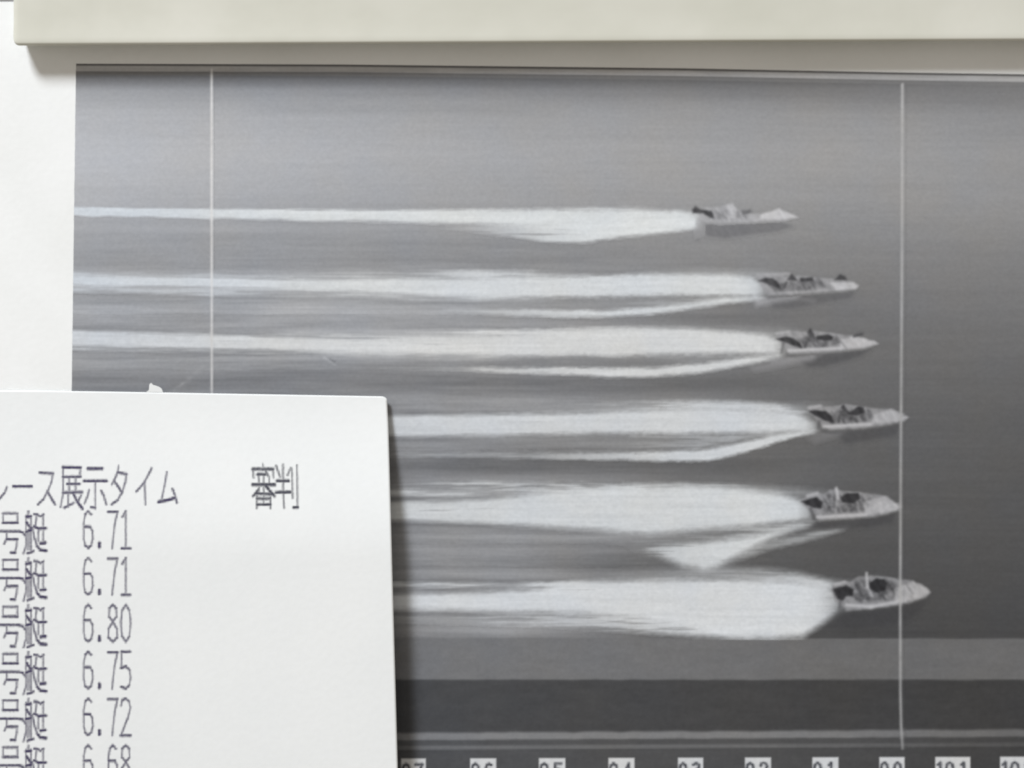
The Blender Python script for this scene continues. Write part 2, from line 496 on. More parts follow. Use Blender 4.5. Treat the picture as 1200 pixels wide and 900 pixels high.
WAKES = [
    # boat 1 (top)
    dict(label='thin straight white wake of the topmost boat', box=(60, 830, 232, 292), val=(213, 217, 218), L=[
        ([(60, 242.5), (250, 245), (450, 246.5), (640, 245), (740, 246), (800, 247.5), (820, 249)],
         [(60, 252.5), (250, 256), (450, 260), (560, 263), (640, 266), (700, 271), (820, 268)],
         [(60, .9), (805, 1), (816, .7), (826, 0)], 2.2, 2.6, .10),
        ([(520, 262), (640, 262), (700, 258), (820, 256)], [(520, 270), (600, 277), (640, 283.5), (690, 283), (750, 276), (800, 270), (822, 266)],
         [(500, 0), (560, .25), (640, .65), (690, .95), (810, 1), (822, 0)], 2.0, 2.0, .6),
        ([(660, 241), (740, 242)], [(660, 246), (760, 247)], [(650, 0), (690, .5), (740, .5), (775, 0)], 1.6, 1.6, .4),
    ]),
    dict(label='wake of the second boat with a thin spray line below', box=(60, 905, 308, 378), val=(209, 213, 215), L=[
        ([(60, 324), (250, 326), (400, 329), (530, 327), (640, 325), (760, 321), (850, 322), (880, 325), (892, 331)],
         [(60, 333), (250, 336), (400, 341), (500, 345), (560, 349), (640, 348), (700, 348), (800, 346), (892, 347)],
         [(60, .88), (600, .93), (870, 1), (884, .9), (892, .6), (901, 0)], 2.2, 2.4, .12),
        ([(60, 319), (250, 321.5), (420, 323)], [(60, 341), (250, 346), (420, 348), (600, 355)],
         [(60, .55), (300, .45), (420, .5), (560, .45), (640, .2), (680, 0)], 3, 3, .45),
        ([(380, 316), (470, 316.5), (560, 316), (640, 319)], [(380, 325), (470, 325), (640, 329), (700, 330)], [(360, .2), (430, .35), (500, .4), (560, .7), (620, .6), (700, 0)], 2.4, 2.4, .5),
        ([(560, 362), (640, 363), (700, 364), (760, 360), (810, 354.5), (850, 349), (900, 346)],
         [(560, 368), (640, 371.5), (700, 372), (760, 368.5), (810, 362), (850, 356), (900, 351)],
         [(480, .15), (600, .55), (690, .95), (850, .95), (890, .7), (902, 0)], 1.8, 1.8, .3),
        ([(640, 350), (880, 349)], [(640, 362), (760, 361), (880, 350)], [(640, .15), (740, .2), (860, .55), (895, 0)], 2, 2, .4),
    ]),
    dict(label='wake of the third boat with a spray line below', box=(60, 930, 374, 450), val=(210, 212, 212), L=[
        ([(60, 388), (250, 393), (400, 396.5), (540, 396), (640, 390), (720, 384), (800, 384.5), (850, 388), (895, 392), (914, 398)],
         [(60, 404), (250, 408.5), (400, 412), (560, 416), (650, 417), (750, 417), (850, 415), (912, 415)],
         [(60, .80), (300, .85), (600, .93), (890, 1), (906, .9), (915, .6), (924, 0)], 2.2, 2.6, .14),
        ([(60, 386), (300, 391)], [(60, 411), (250, 413), (420, 417), (560, 421)], [(60, .5), (300, .42), (440, .55), (560, .5), (660, 0)], 3, 3, .5),
        ([(500, 387), (600, 386), (720, 383)], [(500, 391), (640, 395), (760, 396)], [(440, .1), (520, .4), (560, .85), (620, .8), (660, .6), (740, 0.5), (800, 0)], 2, 2.2, .5),
        ([(500, 429), (600, 431), (700, 431), (770, 431), (820, 426), (860, 420), (918, 414)],
         [(500, 433), (600, 437), (700, 441), (770, 442), (820, 437), (860, 430), (918, 420)],
         [(430, .15), (520, .4), (570, .7), (650, .85), (720, .97), (880, .95), (912, .7), (922, 0)], 1.8, 1.9, .3),
        ([(640, 418), (900, 416)], [(640, 430), (780, 428), (890, 417)], [(600, .12), (760, .15), (860, .55), (910, 0)], 2, 2, .4),
    ]),
    dict(label='wake of the fourth boat, forked by a grey gap', box=(380, 965, 462, 546), val=(206, 210, 213), L=[
        ([(380, 486), (460, 486.5), (560, 485), (640, 484), (720, 482), (800, 478), (850, 478), (900, 479), (935, 484), (952, 492)],
         [(380, 511), (460, 511), (550, 511), (620, 509), (780, 508.5), (850, 508), (900, 508), (950, 506)],
         [(380, .84), (600, .92), (930, 1), (944, .9), (953, .6), (962, 0)], 3.0, 2.8, .14),
        ([(600, 476), (700, 473), (800, 470), (860, 470), (920, 474.5), (955, 482)], [(600, 482), (720, 482), (800, 480), (900, 481), (955, 489)],
         [(560, 0), (680, .25), (760, .5), (820, .85), (910, .85), (950, .3), (960, 0)], 2.2, 2.2, .5),
        ([(500, 531), (700, 530), (780, 529), (830, 526), (870, 518), (905, 510), (962, 502)],
         [(500, 536), (700, 539), (780, 540.5), (830, 540), (850, 536), (890, 525), (930, 513), (962, 506)],
         [(450, 0.35), (560, .42), (640, .45), (740, .75), (800, .95), (930, 1), (952, .8), (964, 0)], 1.9, 1.6, .3),
        ([(455, 512), (900, 508)], [(455, 528), (820, 526), (900, 510)], [(455, .1), (700, .12), (850, .45), (905, .5), (940, .2)], 2, 2, .5),
    ]),
    dict(label='broad wake of the fifth boat with a slanting spray tail', box=(380, 1010, 556, 674), val=(209, 213, 215), L=[
        ([(380, 588), (460, 587.5), (560, 585), (640, 577), (740, 571), (800, 568), (860, 571), (915, 578), (948, 590)],
         [(380, 609), (460, 610), (520, 612), (600, 615), (700, 621), (760, 626), (800, 623), (880, 617), (948, 609)],
         [(380, .86), (600, .9), (900, 1), (934, .95), (946, .6), (956, 0)], 3.4, 3.4, .14),
        ([(500, 566), (560, 564), (640, 566), (740, 567), (850, 566)], [(500, 573), (640, 578), (740, 584), (850, 584)],
         [(450, .2), (540, .5), (640, .55), (740, .6), (850, .3), (900, 0)], 2, 3, .75),
        ([(380, 573), (560, 574)], [(380, 580), (600, 583)], [(380, .6), (540, .5), (600, 0)], 2, 2, .6),
        ([(730, 639), (770, 638.5), (820, 635), (880, 627), (930, 616), (965, 608)],
         [(730, 641), (770, 651), (800, 663), (825, 668), (840, 665), (862, 653), (905, 631), (945, 617), (965, 612)],
         [(705, 0), (750, .45), (800, .8), (850, .95), (925, .95), (950, .6), (968, 0)], 3.4, 3.6, .6),
        ([(760, 626), (930, 614)], [(760, 638), (880, 630), (935, 618)], [(680, .12), (800, .25), (900, .5), (940, .6), (955, 0)], 2, 2, .5),
        ([(850, 652), (900, 634), (960, 622), (1000, 613)], [(850, 664), (900, 645), (950, 633), (985, 623), (1000, 616)],
         [(840, .1), (880, .38), (980, .5), (1004, 0)], 2, 2, .3),
    ]),
    dict(label='broad white wake of the lowest boat, cut off by the grey strip', box=(380, 1000, 660, 749.5), val=(211, 215, 218), L=[
        ([(380, 697), (460, 696.5), (560, 694), (620, 691), (680, 681), (760, 679), (850, 678.5), (930, 681), (968, 686), (984, 696)],
         [(380, 714), (460, 715), (550, 716), (640, 718), (700, 721), (750, 727), (800, 735), (850, 745), (900, 750), (940, 747), (958, 735), (984, 716)],
         [(380, .9), (640, .95), (945, 1), (962, .93), (976, .7), (988, .3), (994, 0)], 3.2, 3.8, .12),
        ([(380, 681), (480, 682), (600, 683), (700, 680)], [(380, 688), (480, 689), (600, 690), (700, 690)],
         [(380, .6), (520, .6), (600, .5), (660, .8), (720, 0)], 2, 2.5, .6),
        ([(740, 667), (830, 664), (890, 666), (940, 672), (980, 683)], [(740, 680), (850, 680), (930, 682), (980, 692)],
         [(700, .1), (780, .4), (880, .5), (920, .65), (970, .8), (985, 0)], 3.5, 2.5, .2),
        ([(560, 720), (700, 719), (800, 725)], [(560, 731), (700, 737), (800, 744), (880, 749)], [(500, .3), (600, .45), (700, .55), (800, .8), (870, 1), (900, 0)], 2.8, 2.8, .55),
    ]),
]
# a thin veil of spray hangs over the stern of every boat but the first
for wk, (sx, yt_, hy) in zip(WAKES[1:], [(890, 321, 323), (912, 389, 390), (950, 477, 477), (942, 573, 579), (978, 682, 684)]):
    wk['L'].append(([(sx - 150, yt_ - 3), (sx - 50, yt_ - 5), (sx + 40, hy - 3)], [(sx - 150, yt_ + 8), (sx - 50, yt_ + 8), (sx + 40, hy + 5)],
                    [(sx - 170, 0), (sx - 70, .30), (sx, .34), (sx + 20, .22), (sx + 42, 0)], 3.2, 2.6, .15))
    x0, x1, y0, y1 = wk['box']
    wk['box'] = (x0, max(x1, sx + 44), y0 - 4, y1)
for i, wk in enumerate(WAKES):
    x0, x1, y0, y1 = wk['box']

    def fn(X, Y, wk=wk, i=i):
        inv = np.ones(X.shape)
        for j, (t, b, it, st, sb, sk) in enumerate(wk['L']):
            inv = inv * (1 - wake_layer(X, Y, t, b, it, st, sb, sk, 100 + i * 37 + j * 11, 1.0))
        a = 1 - inv
        g = np.array(wk['val'], float) + 2 + (fbm(X / 70, Y / 3, 70 + i)[..., None] - 0.5) * 15 + (fbm(X / 6, Y / 4, 80 + i)[..., None] - 0.5) * 9
        # the tail of the wake is a little bluer and dimmer
        far = smooth((420 - X) / 330)[..., None]
        g = g - far * np.array([9, 6, 1])
        return g, a

    def shift(X, Y):
        e = 89 - 5 * (Y - 80) / 380
        return np.where(X < 92, np.maximum(X, e), X)
    xs = np.arange(max(x0, 84), x1, 2.4)
    if x0 < 84:
        xs = np.concatenate([[84], np.arange(92, x1, 2.4)])
    o = sheet_patch('wake', xs, np.arange(y0, y1 + 0.6, 0.95), fn, layer(4 + 0.15 * i), M_INK, print_, cut=0.04,
                    xshift=shift if x0 < 84 else None)
    o['label'] = wk['label']


# ---- boats
def blob_patch(name, layers, k, parent, tex=0.0, seed=0, pad=4, step=0.8, cut=0.06, M=None):
    """layers: (points, grey, alpha, softness[, texture]) painted over one another in one printed patch"""
    allp = [p for l in layers for p in l[0]]
    xa = min(p[0] for p in allp) - pad; xb = max(p[0] for p in allp) + pad
    ya = min(p[1] for p in allp) - pad; yb = max(p[1] for p in allp) + pad

    def fn(X, Y):
        # a little ink spread: the mean of a small neighbourhood
        C = 0; S = 0
        for ox, oy, wt in ((0, 0, 2), (1.3, 0, 1), (-1.3, 0, 1), (0, 1.2, 1), (0, -1.2, 1), (1, .9, .7), (-1, .9, .7), (1, -.9, .7), (-1, -.9, .7)):
            c, a = fn1(X + ox, Y + oy)
            C = C + c * (a * wt)[..., None]; S = S + a * wt
        return C / np.maximum(S, 1e-5)[..., None], S / 8.8

    def fn1(X, Y):
        c = np.zeros(X.shape); A = np.zeros(X.shape)
        wx = 0.5 * (vnoise(X / 3, Y / 2.2, seed + 1) - 0.5) * 2
        wy = 0.4 * (vnoise(X / 4, Y / 3, seed + 2) - 0.5) * 2
        for l in layers:
            pts, g, al, so = l[:4]
            so = so * 1.25
            g = g - 14 if g < 100 else (g - 14 if g < 170 else g)
            tx = l[4] if len(l) > 4 else 0
            if len(pts) == 2:
                d = seg_dist(X + wx * .4, Y + wy * .4, *pts[0], *pts[1])
                a = np.exp(-(d / (so * .8)) ** 2) * al
            else:
                a = poly_alpha(X + wx, Y + wy, pts, so) * al
            # slanting dark and light dabs of a coarse scan
            u = (X * 0.86 - Y * 0.5); v = (X * 0.5 + Y * 0.86)
            h = vnoise(u / 2.6, v / 8.0, seed + 5) - 0.5
            h2 = vnoise(X / 2.5, Y / 1.8, seed + 6) - 0.5
            gg = g + tx * (h * .95 + h2 * 0.4)
            nA = a + A * (1 - a)
            c = np.where(nA > 1e-4, (gg * a + c * A * (1 - a)) / np.maximum(nA, 1e-4), gg)
            A = nA
        c = np.clip(c, 20, 225)
        return np.stack([c, c, c + 2], -1), A
    return sheet_patch(name, np.arange(xa, xb, step), np.arange(ya, yb, step), fn, layer(k), M or M_INK, parent, cut=cut)


BOATS = [
    dict(label='faint pale boat at the top, farthest behind the finish line',
         hull=[([(826, 244), (840, 243), (850, 240.5), (858, 238.5), (864, 246), (876, 250), (892, 251), (904, 248), (913, 243.5), (919, 249), (930, 251.5), (936, 255), (920, 258.5), (880, 260.5), (842, 262), (826, 260), (818, 256)], 172, .9, 1.3, 26),
               ([(842, 249), (858, 243), (880, 252), (876, 257), (838, 257)], 156, .6, 1.8, 40),
               ([(892, 251), (913, 245), (930, 252), (934, 255), (915, 257), (890, 257)], 205, .75, 1.5, 20),
               ([(852, 240), (858, 238), (864, 246), (862, 256), (852, 256)], 196, .6, 1.4, 30),
               ([(816, 256), (826, 258), (824, 276), (814, 279)], 168, .5, 1.5, 20)],
         motor=[([(811, 246), (815, 241), (821, 246), (834, 247), (837.5, 256), (832, 255), (824, 250), (812, 250)], 78, .9, 1.2, 30)],
         pit=[([(868, 247), (880, 245), (882, 249), (871, 252)], 112, .75, 1.2, 25), ([(838, 248), (852, 256)], 135, .5, 1.2, 0)],
         shade=[([(822, 263), (870, 261.5), (908, 258.5), (926, 263), (930, 266), (912, 271), (876, 275.5), (850, 279.5), (828, 277)], 112, .9, 2.0, 8),
                ([(815, 272), (817, 280)], 112, .7, 2.0, 0)]),
    dict(label='second boat from the top, with a small dark mark on its bow',
         hull=[([(890, 330), (890, 322), (905, 320), (920, 324), (940, 323), (955, 325), (985, 328), (1000, 330), (1006, 335), (1003, 339), (985, 341), (950, 344), (920, 346), (900, 346.5), (894, 340)], 166, .95, 1.2, 26),
               ([(906, 335), (925, 329), (962, 329), (966, 336), (940, 340.5), (910, 341)], 122, .8, 2.0, 75),
               ([(972, 331), (1000, 331), (1006, 335), (1002, 338.5), (980, 340)], 198, .8, 1.4, 25),
               ([(905, 344), (950, 341.5), (985, 339)], 196, .7, 1.2, 20), ([(888, 322), (925, 321)], 172, .7, 1.8, 0)],
         motor=[([(888, 329), (897, 325.5), (906, 326.5), (913, 332), (914.5, 338), (907, 336), (898, 332)], 80, .92, 1.0, 30),
                ([(919, 337), (921.5, 331)], 82, .8, 1.3, 0), ([(908, 340), (902, 334)], 95, .5, 1.2, 0)],
         pit=[([(922, 328.5), (927.5, 320.5), (932, 325), (934, 329)], 84, .9, .9, 20),
              ([(937, 326), (952, 325), (954, 329.5), (938, 330.5)], 80, .9, .9, 20),
              ([(978, 328), (984, 321.5), (990, 323.5), (993, 328.5)], 84, .95, 1.0, 0), ([(958, 326), (966, 336)], 115, .5, 1.2, 0), ([(930, 332), (941, 340)], 120, .45, 1.2, 0)],
         shade=[([(898, 347), (945, 345.5), (1000, 341.5), (998, 349), (960, 356), (930, 362), (905, 361)], 94, .8, 2.2, 8),
                ([(884, 351), (938, 346), (930, 351), (905, 355), (886, 359)], 164, .7, 3.0, 0), ([(930, 349), (955, 353)], 140, .4, 2.2, 0)]),
    dict(label='third boat from the top, its dark cockpit at mid deck',
         hull=[([(910, 395), (915, 389), (935, 388), (945, 389), (950, 387), (975, 390), (990, 393), (1000, 393), (1012, 397), (1025, 400), (1030, 403), (1015, 408), (990, 411), (950, 414), (925, 414.5), (921, 409)], 164, .95, 1.1, 26),
               ([(924, 402), (945, 394), (980, 395), (986, 402), (962, 408), (934, 408)], 122, .8, 2.0, 75),
               ([(985, 398), (1003, 394), (1025, 400), (1029, 403), (1012, 407), (985, 409)], 192, .85, 1.4, 22),
               ([(924, 411), (985, 408)], 200, .85, 1.9, 0), ([(910, 391), (925, 388.5)], 182, .7, 1.6, 0)],
         motor=[([(909, 397), (920, 394.5), (930, 396.5), (938, 402), (940, 408), (932, 405.5), (920, 401)], 74, .95, 1.0, 28),
                ([(918, 402), (916, 413)], 100, .6, 1.6, 0), ([(943, 407), (946, 400)], 84, .75, 1.3, 0)],
         pit=[([(957, 394), (970, 391.5), (977, 395), (974, 399), (957, 398)], 72, .95, .9, 20),
              ([(946, 389), (950, 384), (954, 392), (956, 398), (948, 396)], 86, .85, 1.0, 40), ([(980, 394), (992, 408)], 120, .5, 1.0, 0),
              ([(1001, 394), (1010, 391.5)], 88, .9, 1.7, 0), ([(961, 401), (968, 405)], 112, .5, 1.4, 0)],
         shade=[([(924, 416), (980, 413.5), (1022, 408.5), (1010, 417), (990, 423), (965, 430), (948, 430)], 80, .8, 2.2, 8),
                ([(880, 430), (920, 422), (962, 416), (950, 423), (915, 430), (885, 435)], 146, .7, 3.2, 0), ([(905, 424), (952, 418)], 150, .7, 2.6, 0)]),
    dict(label='fourth boat from the top, its bow just touching the finish line',
         hull=[([(947, 480), (950, 475.5), (960, 474.5), (966, 477), (985, 475), (990, 473), (1010, 476.5), (1030, 479), (1046, 479), (1055, 484), (1065, 489), (1060, 493), (1040, 498), (1010, 502), (972, 503.5), (962, 498)], 160, .95, 1.1, 26),
               ([(964, 490), (985, 480), (1018, 481), (1030, 488), (1008, 496), (975, 498)], 112, .85, 2.0, 80),
               ([(1022, 486), (1044, 480), (1055, 484), (1064, 489), (1058, 493), (1022, 497)], 182, .8, 1.6, 22),
               ([(965, 500), (1020, 497)], 194, .9, 2.0, 0), ([(948, 478), (962, 475.5)], 178, .8, 1.6, 0)],
         motor=[([(947.5, 482), (955, 480.5), (968, 482), (975, 488), (977, 495.5), (968, 493), (955, 487)], 66, .95, 1.0, 25),
                ([(960, 494), (959, 502)], 98, .6, 1.6, 0), ([(983, 494), (984, 487)], 78, .8, 1.5, 0), ([(974, 483), (982, 491)], 100, .6, 1.0, 0)],
         pit=[([(999, 481), (1005, 476), (1012, 477.5), (1013.5, 484), (1003, 487), (991, 485)], 70, .95, .9, 20),
              ([(985, 478), (989, 473), (993, 481), (1000, 486), (990, 484)], 82, .85, .9, 40), ([(1008, 488), (1014, 493)], 96, .7, 1.2, 0), ([(1018, 481), (1023, 489)], 110, .5, 1.2, 0)],
         shade=[([(964, 505), (1010, 503.5), (1054, 497), (1050, 510), (1012, 517), (990, 520), (982, 512)], 76, .75, 2.2, 8),
                ([(946, 513), (966, 508), (990, 505), (984, 511), (955, 520)], 128, .6, 3.0, 0)]),
    dict(label='fifth boat from the top, bow exactly at the finish line',
         hull=[([(938, 588), (945, 580), (955, 577), (965, 579.5), (972, 574), (980, 573), (985, 575), (1005, 576.5), (1030, 580), (1040, 581), (1048, 588), (1057, 592.5), (1054, 598), (1040, 602), (1020, 606), (990, 608), (960, 610), (954, 602), (946, 596)], 160, .95, 1.1, 26),
               ([(958, 591), (970, 579), (1012, 580), (1028, 590), (1010, 599), (966, 603)], 124, .8, 2.2, 80),
               ([(1012, 588), (1038, 581.5), (1047, 588), (1056, 593), (1050, 598), (1014, 604)], 182, .8, 1.6, 24),
               ([(958, 606), (1015, 603)], 192, .9, 2.0, 0), ([(946, 581), (958, 578)], 186, .8, 1.8, 0)],
         motor=[([(939, 588), (948, 585), (957, 582.5), (964, 589), (963, 596), (953, 595), (946, 592)], 62, .95, 1.0, 22),
                ([(950, 596), (954, 608)], 92, .7, 1.6, 0), ([(970, 598), (972, 594)], 92, .7, 1.8, 0)],
         pit=[([(985, 583), (993, 578), (1006, 578), (1008, 584), (1000, 590), (987, 588.5)], 66, .95, .9, 18),
              ([(998, 598), (1002, 594)], 96, .7, 1.8, 0), ([(1008, 582), (1018, 592)], 118, .5, 1.0, 0)],
         mast=[([(980, 572), (982, 584)], 200, .9, 1.6, 0), ([(981, 584), (979, 602)], 178, .6, 1.6, 0)],
         shade=[([(958, 611), (1000, 609), (1050, 601), (1046, 612), (1020, 618), (975, 621), (950, 618)], 68, .7, 2.2, 8)]),
    dict(label='lowest and largest boat, bow past the finish line, thin white mast amidships',
         hull=[([(974, 690), (980, 682.5), (988, 680.5), (996, 682), (1005, 676), (1020, 674.5), (1038, 675.5), (1055, 679), (1070, 680), (1074, 685), (1076, 683), (1086, 689), (1091, 694), (1085, 700), (1065, 707), (1040, 711), (1010, 714.5), (992, 716), (986, 709), (979, 705)], 156, .95, 1.1, 26),
               ([(990, 692), (1005, 681), (1045, 680), (1064, 691), (1045, 702), (1006, 706), (996, 700)], 116, .85, 2.4, 85),
               ([(1048, 690), (1070, 681), (1086, 689), (1090, 694), (1080, 701), (1050, 706)], 184, .75, 1.6, 30),
               ([(992, 709), (1022, 711)], 192, .9, 2.2, 0), ([(1020, 711), (1060, 704)], 192, .9, 2.2, 0), ([(978, 685), (990, 682)], 184, .8, 1.6, 0)],
         motor=[([(975.5, 690), (985, 687.5), (992, 686), (1000.5, 690), (999, 698), (991, 699), (988, 704), (981, 702)], 60, .95, 1.0, 20),
                ([(985, 703), (984, 712)], 98, .65, 1.8, 0), ([(1010, 702), (1013, 698)], 96, .6, 1.6, 0)],
         pit=[([(1019, 683), (1026, 678), (1037, 679), (1040, 684), (1037, 692), (1026, 694), (1018, 689)], 62, .96, .9, 16),
              ([(1031, 699), (1036, 695)], 92, .7, 1.6, 0), ([(1043, 681), (1052, 692)], 100, .6, 1.0, 0), ([(1060, 683), (1070, 696)], 122, .5, 1.0, 0), ([(1003, 681), (1013, 693)], 112, .5, 1.0, 0)],
         mast=[([(1015.5, 671.5), (1016.5, 688)], 190, .95, 1.5, 0), ([(1016.5, 688), (1022, 698)], 188, .8, 1.5, 0)],
         shade=[([(990, 717), (1040, 713), (1088, 701), (1080, 716), (1060, 730), (1000, 738), (966, 736)], 62, .6, 3.0, 6)]),
]
for i, bt in enumerate(BOATS):
    hull = blob_patch('boat', bt['hull'], 6, print_, seed=200 + i * 13)
    hull['label'] = bt['label']
    blob_patch('reflection', [(l[0], l[1] + 16, l[2] * .9, l[3] * 1.3) + tuple(l[4:]) for l in bt['shade']], 5, hull, seed=300 + i * 13, step=1.1)
    blob_patch('outboard_motor', bt['motor'], 7, hull, seed=400 + i * 13)
    blob_patch('cockpit', bt['pit'], 7.6, hull, seed=500 + i * 13)
    if 'mast' in bt:
        blob_patch('mast', bt['mast'], 8.2, hull, seed=600 + i * 13)


# ---- vertical timing lines
def vline(pts, val, hw, dark, k, y0, y1, label, al=0.95):
    def fn(X, Y):
        xc = np.interp(Y, [p[1] for p in pts], [p[0] for p in pts])
        t = X - xc
        a = np.exp(-(np.abs(t) / (hw * .72)) ** 2.0) * al
        d = np.exp(-((t - hw - 1.6) / 1.8) ** 2) * dark
        end = smooth((Y - y0) / 2 + .5) * smooth((y1 - Y) / 2 + .5)
        n = 1 + 0.16 * (fbm(X * 0, Y / 14, 77) - 0.5)
        v = np.interp(Y, [p[1] for p in pts], [p[2] for p in pts]) * n
        A = np.clip(a + d * (1 - a), 0, 1) * end
        g = np.where(A > 0, (v * a + 70 * d * (1 - a)) / np.maximum(a + d * (1 - a), 1e-4), v)
        return np.stack([g, g, g - 0.5], -1), A
    xm = np.mean([p[0] for p in pts])
    o = sheet_patch('timing_line', np.arange(xm - 8, xm + 9, 0.7), np.arange(y0 - 1, y1 + 2, 3.0), fn, layer(k), M_INK, print_)
    o['label'] = label
    return o


vline([(1057.5, 88, 182), (1057, 300, 176), (1055.5, 560, 164), (1055, 700, 172), (1055.2, 810, 166), (1056, 850, 166), (1057.8, 879, 142)],
      165, 2.6, 0.06, 9, 97, 879, 'pale vertical finish line crossing the bows of the lower boats', .82)
vline([(248, 70, 220), (248, 250, 220), (248.2, 480, 206)], 205, 2.2, 0.0, 9, 80, 480, 'pale vertical line crossing the left ends of the wakes', .78)

# ---- time scale tabs at the lower edge
DIG = {
    '0': [[(.5, 0), (.12, .15), (0, .5), (.12, .85), (.5, 1), (.88, .85), (1, .5), (.88, .15), (.5, 0)]],
    '1': [[(.15, .16), (.5, 0), (.5, 1)], [(.1, 1), (.95, 1)]],
    '2': [[(.02, .2), (.15, .04), (.5, 0), (.85, .08), (.98, .25), (.75, .5), (0, 1), (1, 1)]],
    '3': [[(.05, .1), (.5, 0), (.92, .12), (.95, .32), (.5, .47), (.95, .65), (.95, .88), (.5, 1), (.03, .9)]],
    '4': [[(.72, 1), (.72, 0), (0, .7), (1, .7)]],
    '5': [[(.95, 0), (.08, 0), (.05, .44), (.5, .39), (.9, .5), (1, .7), (.88, .9), (.5, 1), (.06, .95)]],
    '6': [[(.82, .09), (.5, 0), (.2, .08), (.04, .3), (.04, .75), (.18, .92), (.5, .99), (.82, .92), (1, .74), (.95, .53), (.7, .42), (.08, .42)]],
    '7': [[(0, .02), (1, .02)], [(1, .02), (.68, .4), (.42, 1)]],
    '8': [[(.5, 0), (.14, .09), (.1, .32), (.5, .45), (.95, .65), (.98, .88), (.5, 1), (.02, .88), (.05, .65), (.5, .45), (.9, .32), (.86, .09), (.5, 0)]],
    '-': [[(.1, .5), (.9, .5)]],
}


def stroke_patch(name, strokes, k_h, mat, parent, col=(74, 68, 98), step=0.7, av=.50, ah=.80, wv=1.35, wh=1.7, y_max=940, cut=0.08, seed=0, col_v=None):
    """strokes: list of (points, extra weight) drawn as soft ink lines"""
    st = [s if isinstance(s[0], list) else (s, 1.0) for s in strokes]
    allp = [p for s, _ in st for p in s]
    xa = min(p[0] for p in allp) - 4; xb = max(p[0] for p in allp) + 4
    ya = min(p[1] for p in allp) - 4; yb = min(max(p[1] for p in allp) + 4, y_max)

    def fn(X, Y):
        A = np.zeros(X.shape)
        # the printer's dots: partly snapped to its coarse raster
        wx = 0.5 * (np.round(X / 1.9) * 1.9 - X) + 0.5 * (vnoise(X / 2, Y / 2, seed) - .5)
        wy = 0.4 * (np.round(Y / 2.7) * 2.7 - Y) + 0.5 * (vnoise(X / 2, Y / 2, seed + 1) - .5)
        for s, wt in st:
            for (x0, y0), (x1, y1) in zip(s[:-1], s[1:]):
                ang = abs(x1 - x0) / (math.hypot(x1 - x0, y1 - y0) + 1e-6)
                q = ang ** 1.5
                hw = (wv + (wh - wv) * q) * (0.6 + 0.4 * wt)
                al = min(1.0, (av + (ah - av) * q) * wt)
                d = seg_dist(X + wx, Y + wy, x0, y0, x1, y1)
                A = np.maximum(A, np.exp(-(d / hw) ** 2.4) * al)
        A = A * (0.88 + 0.28 * (vnoise(X / 2.2, Y / 2.2, seed + 4) - 0.3))
        c = np.broadcast_to(np.array(col, float), X.shape + (3,))
        return c, np.clip(A, 0, 1)
    return sheet_patch(name, np.arange(xa, xb, step), np.arange(ya, yb, step), fn, k_h, mat, parent, cut=cut)


TABS = [(470, 499, '0.7'), (551, 581.5, '0.6'), (631.5, 662.5, '0.5'), (713, 743.5, '0.4'), (794.5, 824, '0.3'),
        (873, 903.5, '0.2'), (952, 982.5, '0.1'), (1030.5, 1060, '0.0'), (1096, 1137, '10.1'), (1172, 1214, '10.2')]
for n_, (xa, xb, tx) in enumerate(TABS):
    yt_ = 888.6 - (xa - 560) * 0.003
    dx = 1.5

    def fn(X, Y, xa=xa, xb=xb, yt_=yt_):
        a = poly_alpha(X, Y, [(xa, yt_), (xb, yt_), (xb, yt_ + 27), (xa, yt_ + 27)], 1.2)
        g = 216 + 10 * (fbm(X / 8, Y / 8, 90) - .5)
        return np.stack([g - 1, g + 1, g + 2], -1), a * .97
    tab = sheet_patch('time_label', np.arange(xa - 3, xb + 3.5, 1.0), np.arange(yt_ - 3, yt_ + 31, 0.9), fn, layer(10), M_INK, print_, cut=.05)
    chars = []
    x = xa + 2
    cw = (xb - xa - 4) / (2.55 if len(tx) == 3 else 3.45)
    for ch in tx:
        if ch == '.':
            chars.append(([(x + cw * .25, yt_ + 22), (x + cw * .25, yt_ + 22.6)], 1.6)); x += cw * .55
        elif ch == '-':
            chars.append(([(x + .5, yt_ + 14), (x + cw * .7, yt_ + 14)], 1.3)); x += cw
        else:
            for s in DIG[ch]:
                chars.append(([(x + p[0] * cw * .78, yt_ + 6.5 + p[1] * 16) for p in s], 1.15))
            x += cw
    stroke_patch('digits', chars, layer(12), M_INK, tab, col=(70, 72, 78), av=.85, ah=.85, wv=1.7, wh=1.6, seed=n_)

# ------------------------------------------------------------------ the result slip lying on the print
def slip_h(X, Y):
    t = smooth((Y - 440) / 215)
    u = np.clip((X + 260) / 730, 0, 1.05) ** 1.25
    return Z_SHEET + 0.42 * MM + PX * (1.0 + 22.5 * u * (0.10 + 0.90 * t))


slip_c = W(200, 700, 0)
slip = thing('result_slip', 'white printed slip with boat times, lifted right edge shading the print',
             'paper slip', (float(slip_c[0]), float(slip_c[1]), Z_SHEET + 0.0003))
us = np.linspace(0, 1, 90); vs = np.linspace(0, 1, 80)
U, Vv = np.meshgrid(us, vs)


def slip_xy(U, Vv):
    right = np.interp(Vv, [0, .06, 1], [453.2, 455, 469])
    right = right - 1.8 * np.clip(1 - Vv / 0.006, 0, 1) ** 2      # the rounded corner
    top = np.interp(U, [0, .42, .55, .75, 1.0], [457.5, 457.8, 459.0, 461.5, 464.6])
    X = -260 + U * (right + 260)
    Y = top + Vv * (1010 - top) + 1.1 * np.clip((U - 0.993) / 0.007, 0, 1) ** 2 * (Vv < 0.004)
    return X, Y


